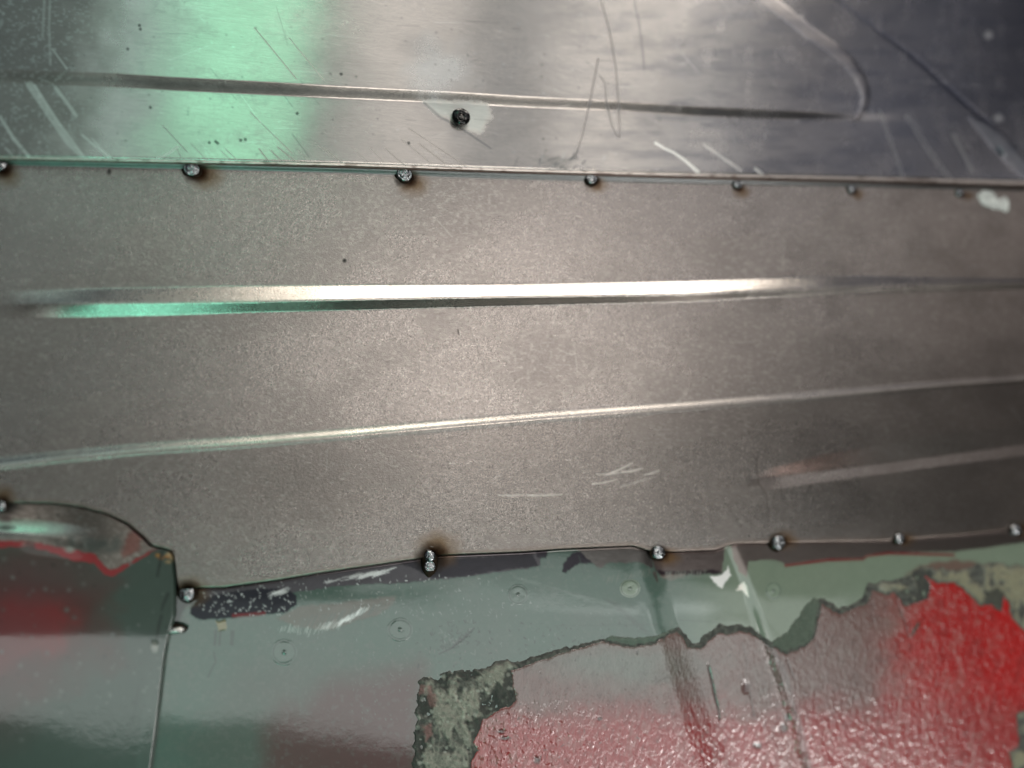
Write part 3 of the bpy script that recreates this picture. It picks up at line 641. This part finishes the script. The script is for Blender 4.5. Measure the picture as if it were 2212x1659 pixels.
for x, y, a_, b_ in [(1090, 1595, 12, 4), (1160, 1642, 7, 8), (1295, 1553, 5, 4), (1376, 1409, 2, 4), (1700, 1550, 6, 8), (1693, 1572, 7, 9), (1636, 1610, 9, 7), (1082, 1580, 8, 5)]:
    s.blob(x, y, a_, b_, .6, .85, .8, int(x), col=(62, 58, 56), h=-.2)
s.speck(90, (1100, 1400, 1900, 1640), 7, 1.5, 13, col=(88, 64, 60), h=-.08)
s.col *= (.6 + .2 * sst(1500, 1600, Y) + .25 * sst(1850, 2000, X) * (1 - sst(1500, 1600, Y)))[..., None]
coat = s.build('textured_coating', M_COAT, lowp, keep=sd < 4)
coat['label'] = 'thick wrinkled underseal fading from pale pink to bright red, ragged upper edge'

# --- crusty seam sealer left where the coating broke away
xk = axis(860, 880, 2270, 2900, 1.9, 12); yk = axis(1180, 1195, 1690, 2150, 1.9, 14)
Xk, Yk = np.meshgrid(xk, yk)
P1 = [(912, 1462), (945, 1468), (965, 1452), (1010, 1448), (1045, 1444), (1075, 1430), (1100, 1428), (1118, 1440), (1120, 1530), (1085, 1545), (1055, 1558), (1045, 1590), (1040, 1680), (1040, 2200), (880, 2200), (892, 1640), (896, 1580), (902, 1520), (904, 1470)]
P2 = [(1966, 1280), (1900, 1284), (1886, 1265), (1905, 1258), (1950, 1246), (1978, 1232), (2010, 1226), (2060, 1232), (2120, 1218), (2212, 1222), (2400, 1200), (2600, 1600), (2300, 2200), (2170, 2200), (2180, 1610), (2190, 1500), (2120, 1340), (2030, 1280), (2010, 1310), (1960, 1316)]
cd_ = psdf(Xk, Yk, COATP, 3.0, 9, 70)
k1 = np.maximum(psdf(Xk, Yk, P1, 7, 14, 80), -cd_ - 3); k2 = np.maximum(psdf(Xk, Yk, P2, 8, 18, 81), -cd_ - 3)
bw = lerp_x([(900, 14), (1100, 14), (1180, 9), (1300, 4), (1420, 5), (1460, 5), (1490, 7), (1520, 12), (1548, 14), (1590, 14), (1616, 12), (1640, 6), (1680, 6), (1740, 14), (1770, 10), (1800, 10), (1850, 11), (1880, 9), (1950, 16), (2000, 18), (2100, 26), (2212, 26)], Xk)
bw = bw * (.55 + .9 * fbm(Xk, Yk, 14, 14, 3, 82))
k3 = np.where(cd_ > -4, cd_ - bw, 50.)
K4 = [(1302, 1382), (1318, 1374), (1360, 1378), (1420, 1374), (1450, 1358), (1470, 1362), (1440, 1392), (1360, 1402), (1310, 1392)]
K5 = [(1755, 1290), (1776, 1300), (1764, 1360), (1750, 1392), (1700, 1416), (1668, 1402), (1668, 1384), (1700, 1366), (1725, 1330)]
k4 = psdf(Xk, Yk, K4, 3, 10, 83); k5 = psdf(Xk, Yk, K5, 4, 12, 84)
kd = np.minimum(np.minimum(np.minimum(k1, k2), np.minimum(k3, k4)), k5)
s = Sheet(Xk, Yk, (80, 78, 74), rough=.6, metal=0., bump=.7)
X, Y = Xk, Yk
bh, c1, c2 = base_low(X, Y)
l1 = fbm(X, Y, 34, 40, 6, 85); l1 = l1 * .65 + .35 * (1 - 2 * np.abs(fbm(X, Y, 16, 20, 4, 88) - .5)); l2 = fbm(X, Y, 7, 8, 3, 86)
big = np.clip(-np.minimum(k1, k2) / 10, 0, 1)
s.h = bh + np.where(kd < 0, .12 + .30 * sst(0, 5, -kd) + np.clip((l1 - .52) * 2.2, -.15, 2) * big + (l2 - .5) * .5, .12 - kd * .3)
beige = np.clip((l1 - .50) * 6, 0, 1) * big
s.paint(beige, col=(150, 146, 134), rough=.55)
s.paint(beige * np.clip((l2 - .5) * 4, 0, 1) * .5, col=(182, 182, 166))
s.paint(sst(1880, 1960, X) * beige * .7, col=(142, 134, 104))
s.paint(np.clip((l2 - .52) * 5, 0, 1) * (1 - beige) * .45, col=(120, 122, 112))
s.paint(np.clip((.45 - l2) * 6, 0, 1) * (1 - beige) * .6, col=(44, 44, 42))
s.paint((k4 < 0) * (cd_ > 3) * .8, col=(110, 124, 112)); s.paint((k5 < 0) * (cd_ > 3) * .75, col=(98, 110, 96))
dkp = [[(1103, 1440), (1120, 1450), (1122, 1515), (1080, 1534), (1046, 1550), (1030, 1530), (1044, 1518), (1060, 1500), (1072, 1470), (1086, 1480), (1090, 1450)], [(935, 1466), (972, 1456), (965, 1480), (968, 1498), (945, 1478)],
       [(904, 1490), (925, 1495), (940, 1520), (925, 1552), (905, 1545)], [(893, 1562), (920, 1580), (912, 1640), (908, 1700), (885, 1700)], [(1008, 1558), (1030, 1548), (1052, 1556), (1036, 1600), (1030, 1680), (1014, 1650), (1018, 1600)], [(986, 1453), (1028, 1448), (1040, 1460), (1000, 1470)],
       [(2160, 1270), (2180, 1300), (2178, 1330), (2150, 1320), (2120, 1305), (2130, 1280)], [(1950, 1242), (2010, 1228), (2018, 1250), (1998, 1246), (2012, 1275), (2010, 1300), (1960, 1312), (1985, 1290), (1980, 1250)]]
for i_, pz in enumerate(dkp):
    s.poly(pz, 6, 6, 10, 0, 90 + i_, .88, col=(58, 58, 54), h=-.25)
for pz in ([(905, 1480), (930, 1478), (945, 1512), (935, 1530), (920, 1500), (905, 1498)], [(912, 1568), (930, 1560), (935, 1590), (920, 1600)]):
    s.poly(pz, 8, 5, 10, 0, 95, .7, col=(150, 108, 104))
rr = random.Random(5)
for q in range(260):
    x = rr.uniform(890, 1110); y = rr.uniform(1440, 1680); r_ = rr.uniform(1.5, 5)
    s.blob(x, y, r_, r_ * rr.uniform(.6, 1.2), .6, rr.uniform(.3, .8), .6, q, col=rr.choice([(196, 196, 184), (60, 60, 56), (118, 118, 108)]), h=rr.uniform(-.15, .15))
crust = s.build('seam_sealer', M_CRUST, lowp, keep=kd < 3)
crust['label'] = 'dark grey and beige crumbling sealer along the torn edge of the red coating'

# --- drilled spot weld marks: ring cut into the paint round a small pip
def ring_part(x, y, rx, ry, seed):
    nr, na = 15, 40
    rr_ = np.linspace(0, 1.18, nr)[:, None]; an = np.linspace(0, 2 * np.pi, na + 1)[None, :]
    Xr = x + rr_ * rx * np.cos(an); Yr = y + rr_ * ry * np.sin(an)
    q = Sheet(Xr, Yr, (100, 115, 107) if x < 1300 else (136, 148, 130), rough=.36, metal=0, bump=.3)  # right-hand marks follow the lightened panel colour
    q.h = base_low(Xr, Yr)[0] + np.repeat(np.interp(rr_, [0, .10, .22, .30, .82, .90, .96, 1.03, 1.18], [.20, .16, .02, .07, .08, .06, -.05, .07, -.05]), na + 1, 1)
    q.h += (fbm(Xr, Yr, 9, 9, 2, seed) - .5) * .08
    q.paint(np.repeat(np.interp(rr_, [0, .12, .2, .3, .84, .93, 1.0, 1.08], [.5, .5, .6, .0, .0, .8, .4, .0]), na + 1, 1), col=(72, 84, 78))
    return q.build('spot_weld_mark', M_PAINT, lowp)
for i_, (x, y, rx, ry) in enumerate([(614, 1409, 25, 26), (864, 1360, 25, 23), (1119, 1284, 20, 20), (1361, 1271, 20, 18), (1671, 1276, 16, 18)]):
    ring_part(x, y, rx, ry, i_)

# ================================================================== corner panel, bottom left
ysc = np.concatenate([np.linspace(1089, 1112, 22)[:-1], np.arange(1112, 1690, 2.2), np.arange(1690, 2160, 16)])
RE = [(1089, 112), (1096.5, 172), (1112, 231), (1134, 276), (1163, 309), (1181, 327), (1186, 349), (1191, 370), (1204, 376), (1225, 377), (1254, 380), (1331, 379), (1378, 366), (1418, 358), (1480, 351), (1560, 342), (1659, 329), (1760, 312), (2160, 250)]
tr = np.concatenate([np.linspace(0, .42, 30)[:-1], np.linspace(.42, .99, 190)[:-1], np.linspace(.99, 1, 8)])
xr_ = np.interp(ysc, [p[0] for p in RE], [p[1] for p in RE]); x0_ = -600.
Xg = x0_ + (xr_ - x0_)[:, None] * tr[None, :]; 
flat = np.clip((112 - Xg) / 112, 0, 1) * np.clip((1125 - ysc[:, None]) / 36, 0, 1)
Yg = np.repeat(ysc[:, None], len(tr), 1) - flat * 1.5
s = Sheet(Xg, Yg, (98, 116, 106), rough=.34, metal=0., bump=.3)
X, Y = s.X, s.Y
band = lerp_x([(0, 1170), (62, 1170), (120, 1182), (164, 1190), (205, 1200), (226, 1226), (241, 1233), (278, 1216), (318, 1194), (345, 1180)], X)
ds = Y - band
s.h[:] = -2.4 - np.clip(Y - 1150, 0, None) * .012 - np.where(Y > 1310, np.clip(Y - 1310, 0, 170) ** 2 / 340 + np.clip(Y - 1480, 0, None), 0) * .015
s.h += .12 * (1 - sst(-14, 34, Y - lerp_x([(0, 1168), (120, 1180), (240, 1204), (345, 1206)], X)))
hb = lerp_x([(0, 1168), (120, 1180), (240, 1204), (345, 1206)], X)
s.h -= 2.7 * np.clip(((hb - 20 - Y) / 46), 0, .75) * (1 - sst(130, 260, X))
s.h -= X * .016 * (1 - sst(-10, 30, Y - hb)) * (1 - sst(60, 240, X))
s.h += (fbm(X, Y, 260, 220, 1, 110) - .5) * .3
er = np.minimum((xr_[:, None] - X), 60); s.h -= .9 * (1 - sst(0, 7, er)) + .5 * (1 - sst(0, 40, er)) * sst(1380, 1480, Y)
n1 = fbm(X, Y, 60, 60, 4, 111); n2 = fbm(X, Y, 14, 12, 3, 112); n3 = fbm(X, Y, 6, 5, 3, 113)
s.paint(np.clip(1.35 - np.hypot((X - 40) / 190, (Y - 1345) / 150) + (n1 - .5) * .8, 0, 1) * .95, col=(132, 40, 42), rough=.32)
s.paint(np.clip(1.2 - np.hypot((X - 60) / 230, (Y - 1240) / 60) + (n1 - .5) * .7, 0, 1) * .6, col=(118, 106, 104))
s.paint(np.clip(1.2 - np.hypot((X - 0) / 120, (Y - 1420) / 200), 0, 1) * .5, col=(128, 70, 74))  # pink sheen over the red, painted in
bare = (1 - sst(-3, 3, ds + (n2 - .5) * 10))
s.paint(bare, col=(150, 138, 132), rough=.42, metal=.8, bump=.7)
s.paint(bare * np.clip((n3 - .5) * 5, 0, 1) * .45, col=(206, 196, 188), rough=.4)
s.paint(bare * np.clip(1.2 - np.hypot((X + 10) / 190, (Y - 1145) / 20), 0, 1), col=(196, 204, 200), rough=.2, metal=1., bump=.15)
s.paint(bare * np.clip((1.25 - np.hypot((X - 205) / 80, (Y - 1175) / 22) + (n2 - .5)), 0, 1) * .8, col=(100, 108, 104))
wr = lerp_x([(0, 12), (62, 9), (120, 12), (164, 20), (215, 15), (240, 13), (280, 7), (330, 4)], X)
s.paint((1 - sst(-1.5, 2, np.abs(ds - wr * .5 + (n2 - .5) * 8) - wr * .6)) * (.95 - .5 * ((X > 55) & (X < 75))), col=(150, 40, 46), rough=.4, metal=0)
s.poly([(274, 1160), (290, 1143), (306, 1160), (300, 1190), (270, 1205), (262, 1190)], 10, 6, 12, col=(158, 88, 80), amt=.7, metal=.2)
for x, y, a_, b_, c_ in [(342, 1200, 7, 5, (176, 124, 60)), (348, 1206, 6, 4, (176, 116, 52)), (366, 1199, 8, 6, (206, 172, 128)), (372, 1206, 6, 5, (200, 170, 130)), (364, 1214, 7, 4, (196, 166, 120)), (360, 1203, 8, 3, (170, 110, 50))]:
    s.blob(x, y, a_, b_, .6, .95, .8, int(x), col=c_, rough=.6)
for pts, wd in [([(351, 1186), (347, 1205), (345, 1222)], [7, 6, 4]), ([(344, 1222), (340, 1244)], 5), ([(363, 1283), (352, 1308), (349, 1320)], [6, 5, 2]), ([(349, 1330), (343, 1352), (340, 1378)], [5, 6, 4]), ([(300, 1128), (302, 1136)], 5)]:
    s.stroke(pts, wd, 4, amt=.7, col=(52, 58, 54))
s.blob(334, 1398, 7, 11, .6, .95, .3, 4, col=(226, 222, 214), h=.1); s.blob(366, 1383, 4, 6, .6, .8, .3, 4, col=(200, 200, 194))
rr = random.Random(15)
for q in range(170):
    x = rr.uniform(-20, 360); y = rr.uniform(1110, 1600); r_ = rr.uniform(2, 5.5)
    s.blob(x, y, r_, r_, .7, rr.uniform(.15, .5), .4, q, col=rr.choice([(170, 176, 170), (176, 180, 176), (60, 66, 62)]))
s.blob(10, 1140, 22, 6, .7, .9, .6, 1, col=(60, 66, 60), rough=.5)
s.blob(150, 1187, 9, 6, .6, .9, .5, 1, col=(214, 220, 210))
s.stroke([(300, 1480), (292, 1530), (276, 1590)], 3, 4, amt=.35, col=(60, 66, 60))
s.blob(3, 1092, 40, 22, 1, 1, .4, 1, col=(14, 10, 8), rough=.5, metal=.4)
s.col *= (.48 + .52 * np.maximum(s.metal, sst(.1, .25, s.col[..., 0] - s.col[..., 1])))[..., None]
corner = s.build('corner_panel', M_PAINT, thick=1.2)
tag(corner, 'sage and red corner panel at bottom left with a bare arched metal lip', 'painted panel')

# ================================================================== dark inner skin behind the seams
P = unproject(np.array([[-900., 3400.], [-900., 3400.]]), np.array([[-900., -900.], [2900., 2900.]]), -.055).reshape(-1, 3)
P = np.concatenate([P, P + np.array([[0, .003, 0]])])
qd = np.array([[0, 2, 3, 1], [4, 5, 7, 6], [0, 1, 5, 4], [1, 3, 7, 5], [3, 2, 6, 7], [2, 0, 4, 6]])
me = mesh_from('background', P, qd); me.materials.append(M_DARK)
bg = bpy.data.objects.new('background', me); COL.objects.link(bg); tag(bg, kind='structure')
for p_ in me.polygons: p_.use_smooth = False

# ================================================================== tack welds
def pxm(x, y):                                   # metres covered by one unit of the sheet at (x, y)
    a = unproject(np.array([x]), np.array([y]), 0.)[0]; b = unproject(np.array([x + 1.]), np.array([y]), 0.)[0]
    c = unproject(np.array([x]), np.array([y + 1.]), 0.)[0]
    return float(np.linalg.norm(a - b)), float(np.linalg.norm(a - c))
def dome(name, mat, rx, rz, prof, seed, parent, wob=.08, ripple=0., nr=22, na=44, sag=0.):
    """lathe-like nugget: prof maps radius 0..1 to height (m), uneven outline, solid back"""
    a = np.linspace(0, 2 * np.pi, na, endpoint=False)[None, :]; r_ = np.linspace(0, 1, nr)[:, None]
    out = 1 + wob * (np.sin(2 * a + seed) * .6 + np.sin(3 * a + seed * 2.1) * .5 + np.sin(7 * a + seed * 3.3) * .25)
    xx = r_ * rx * out * np.cos(a); zz = r_ * rz * out * np.sin(a)
    hh = prof(r_) + 0 * a
    hh = hh + (fbm(xx * 9000 + 50 * seed, zz * 9000, 6, 6, 3, int(seed * 7)) - .5) * prof(np.array([[0.]]))[0, 0] * .22 * (r_ < .97)
    if ripple: hh = hh + ripple * np.sin((zz / rz) * 16 + np.cos(a) * 1.2) * (1 - r_) * (r_ > .15)
    V = np.stack([xx, -hh, zz], -1).reshape(-1, 3)
    Vb = np.stack([xx[-1], np.full(na, .0012), zz[-1]], -1)
    V = np.concatenate([V, Vb, [[0, .0012, 0]]])
    q = []
    for i in range(nr - 1):
        for j in range(na):
            k = (j + 1) % na; q.append([i * na + j, (i + 1) * na + j, (i + 1) * na + k, i * na + k])
    for j in range(na): k = (j + 1) % na; q.append([(nr - 1) * na + j, nr * na + j, nr * na + k, (nr - 1) * na + k])
    me = bpy.data.meshes.new(name); q = [tuple(v) for v in q] + [(nr * na + (j + 1) % na, nr * na + j, (nr + 1) * na) for j in range(na)]
    me.from_pydata([tuple(v) for v in V], [], q); me.validate(); me.update(); me.shade_smooth(); me.materials.append(mat)
    o = bpy.data.objects.new(name, me); COL.objects.link(o); o.parent = parent
    return o
LBL = {0: 'tack weld at the far left end of the upper seam, half out of the frame',
       1: 'large round silvery tack weld under the green reflection on the upper seam',
       2: 'round tack weld on the upper seam, left of and below the black rivet',
       3: 'small dark tack weld on the upper seam below the pencil scribble',
       4: 'small bright tack weld on the upper seam, fifth from the left',
       5: 'tiny bright tack weld on the upper seam, second left of the white scrap',
       6: 'faintest tiny tack weld beside the white scrap on the upper seam',
       7: 'sooty tack weld at the left frame edge above the arched lip',
       8: 'black scorched tack weld in the corner between corner panel and ground strip',
       9: 'tall two lobed tack weld on the lower seam, largest of them all',
       10: 'shiny round tack weld at the left rim of the pressed channel on the lower seam',
       11: 'tack weld just right of the pressed channel on the lower seam',
       12: 'small bright tack weld above the thin red paint line on the lower seam',
       13: 'tack weld at the far right end of the lower seam'}
for k, (x, y, rx, ry, so, dx, dy) in enumerate(TOPW + BOTW):
    sx, sy = pxm(x, y)
    h = mid_h(x, y) if k < 7 else (mid_h(x, y - 6) if k != 8 else -4.2)
    h = h / 1000.0
    base = unproject(np.array([float(x)]), np.array([float(y)]), h - .0002)[0]
    e = bpy.data.objects.new('tack_weld', None); COL.objects.link(e); e.location = base; e.empty_display_size = .003
    tag(e, LBL[k], 'weld', 'tack welds along the upper seam' if k < 7 else 'tack welds along the lower seam')
    if k == 8: H = .62
    else: H = .55
    R_ = rx * sx
    dome('collar', M_SCORCH, rx * sx * 1.4, ry * sy * 1.32, lambda r_, R=R_: R * .30 * (1 - r_ ** 2.2) ** .8, k + .7, e)
    if k == 9:
        a_ = dome('bead', M_BEAD, rx * sx * .95, rx * sy * 1.05, lambda r_, R=R_: R * (.62 * np.sqrt(np.clip(1 - r_ ** 2, 0, 1)) + .12), k + .3, e, .07, R_ * .03)
        a_.location = (0, -.0004, ry * sy * .38)
        b_ = dome('bead', M_BEAD, rx * sx * 1.05, rx * sy * 1.0, lambda r_, R=R_: R * (.34 * np.sqrt(np.clip(1 - r_ ** 2, 0, 1)) + .16 * np.exp(-((r_ - .8) / .12) ** 2)), k + 1.3, e, .05, R_ * .04)
        b_.location = (0, -.0002, -ry * sy * .42)
    else:
        a_ = dome('bead', M_BEAD, rx * sx * 1.08, ry * sy * 1.08, lambda r_, R=R_, H=H: R * (H * np.sqrt(np.clip(1 - r_ ** 2, 0, 1)) + .10 * np.exp(-((r_ - .86) / .08) ** 2) + .1), k + .3, e, .05, R_ * .02)
        a_.location = (0, -R_ * .12, 0)

# smeared weld blob on the seam between the corner panel and the painted panel
sx, sy = pxm(378, 1361)
e = bpy.data.objects.new('weld_smear', None); COL.objects.link(e); e.location = unproject(np.array([379.]), np.array([1361.]), -.0064)[0]
tag(e, 'flat silvery smear of weld on the vertical seam below the scorched corner weld', 'weld')
M_SMEAR = simple_metal('smeared_weld_metal', (.85, .82, .80), .38, 500)
b_ = dome('bead', M_SMEAR, 22 * sx, 8 * sy, lambda r_: .0016 * np.sqrt(np.clip(1 - r_ ** 2, 0, 1)) + .0003, 2.2, e, .12); b_.rotation_euler = (0, rad(-4), 0)
b_ = dome('collar', M_SCORCH, 27 * sx, 11 * sy, lambda r_: .0006 * np.sqrt(np.clip(1 - r_ ** 2, 0, 1)) + .0001, 4.2, e, .12); b_.location = (0, .0002, .0003)

# ================================================================== rivet and white scrap
sx, sy = pxm(996, 252)
e = bpy.data.objects.new('rivet', None); COL.objects.link(e); e.location = unproject(np.array([996.]), np.array([252.]), .0033)[0]
tag(e, 'black domed rivet in a pale scuffed patch below the long crease', 'rivet')
dome('head', M_BLACK, 19.5 * sx, 17.5 * sy, lambda r_: .0016 * np.sqrt(np.clip(1 - r_ ** 2.2, 0, 1)) - .0004 * np.exp(-(r_ / .3) ** 4) + .0001, 0, e, .0)
p_ = dome('pin', M_PIN, 4.2 * sx, 4.2 * sy, lambda r_: .00125 * np.sqrt(np.clip(1 - r_ ** 2, 0, 1)), 3, e, .08); p_.location = (0, -.0003, 0)

sx, sy = pxm(2140, 432)
e = bpy.data.objects.new('white_scrap', None); COL.objects.link(e); e.location = unproject(np.array([2138.]), np.array([432.]), mid_h(2138, 432) / 1000)[0]
tag(e, 'small torn white scrap stuck below the upper seam at the far right', 'scrap')
f_ = lambda r_: .0006 * np.clip(1 - r_ ** 8, 0, 1)
a_ = dome('flake', M_WHITE, 24 * sx, 20 * sy, f_, 1.1, e, .16); a_.rotation_euler = (0, rad(20), 0)
b_ = dome('flake', M_WHITE, 13 * sx, 15 * sy, f_, 5.1, e, .18); b_.location = (30 * sx, 0, -6 * sy)
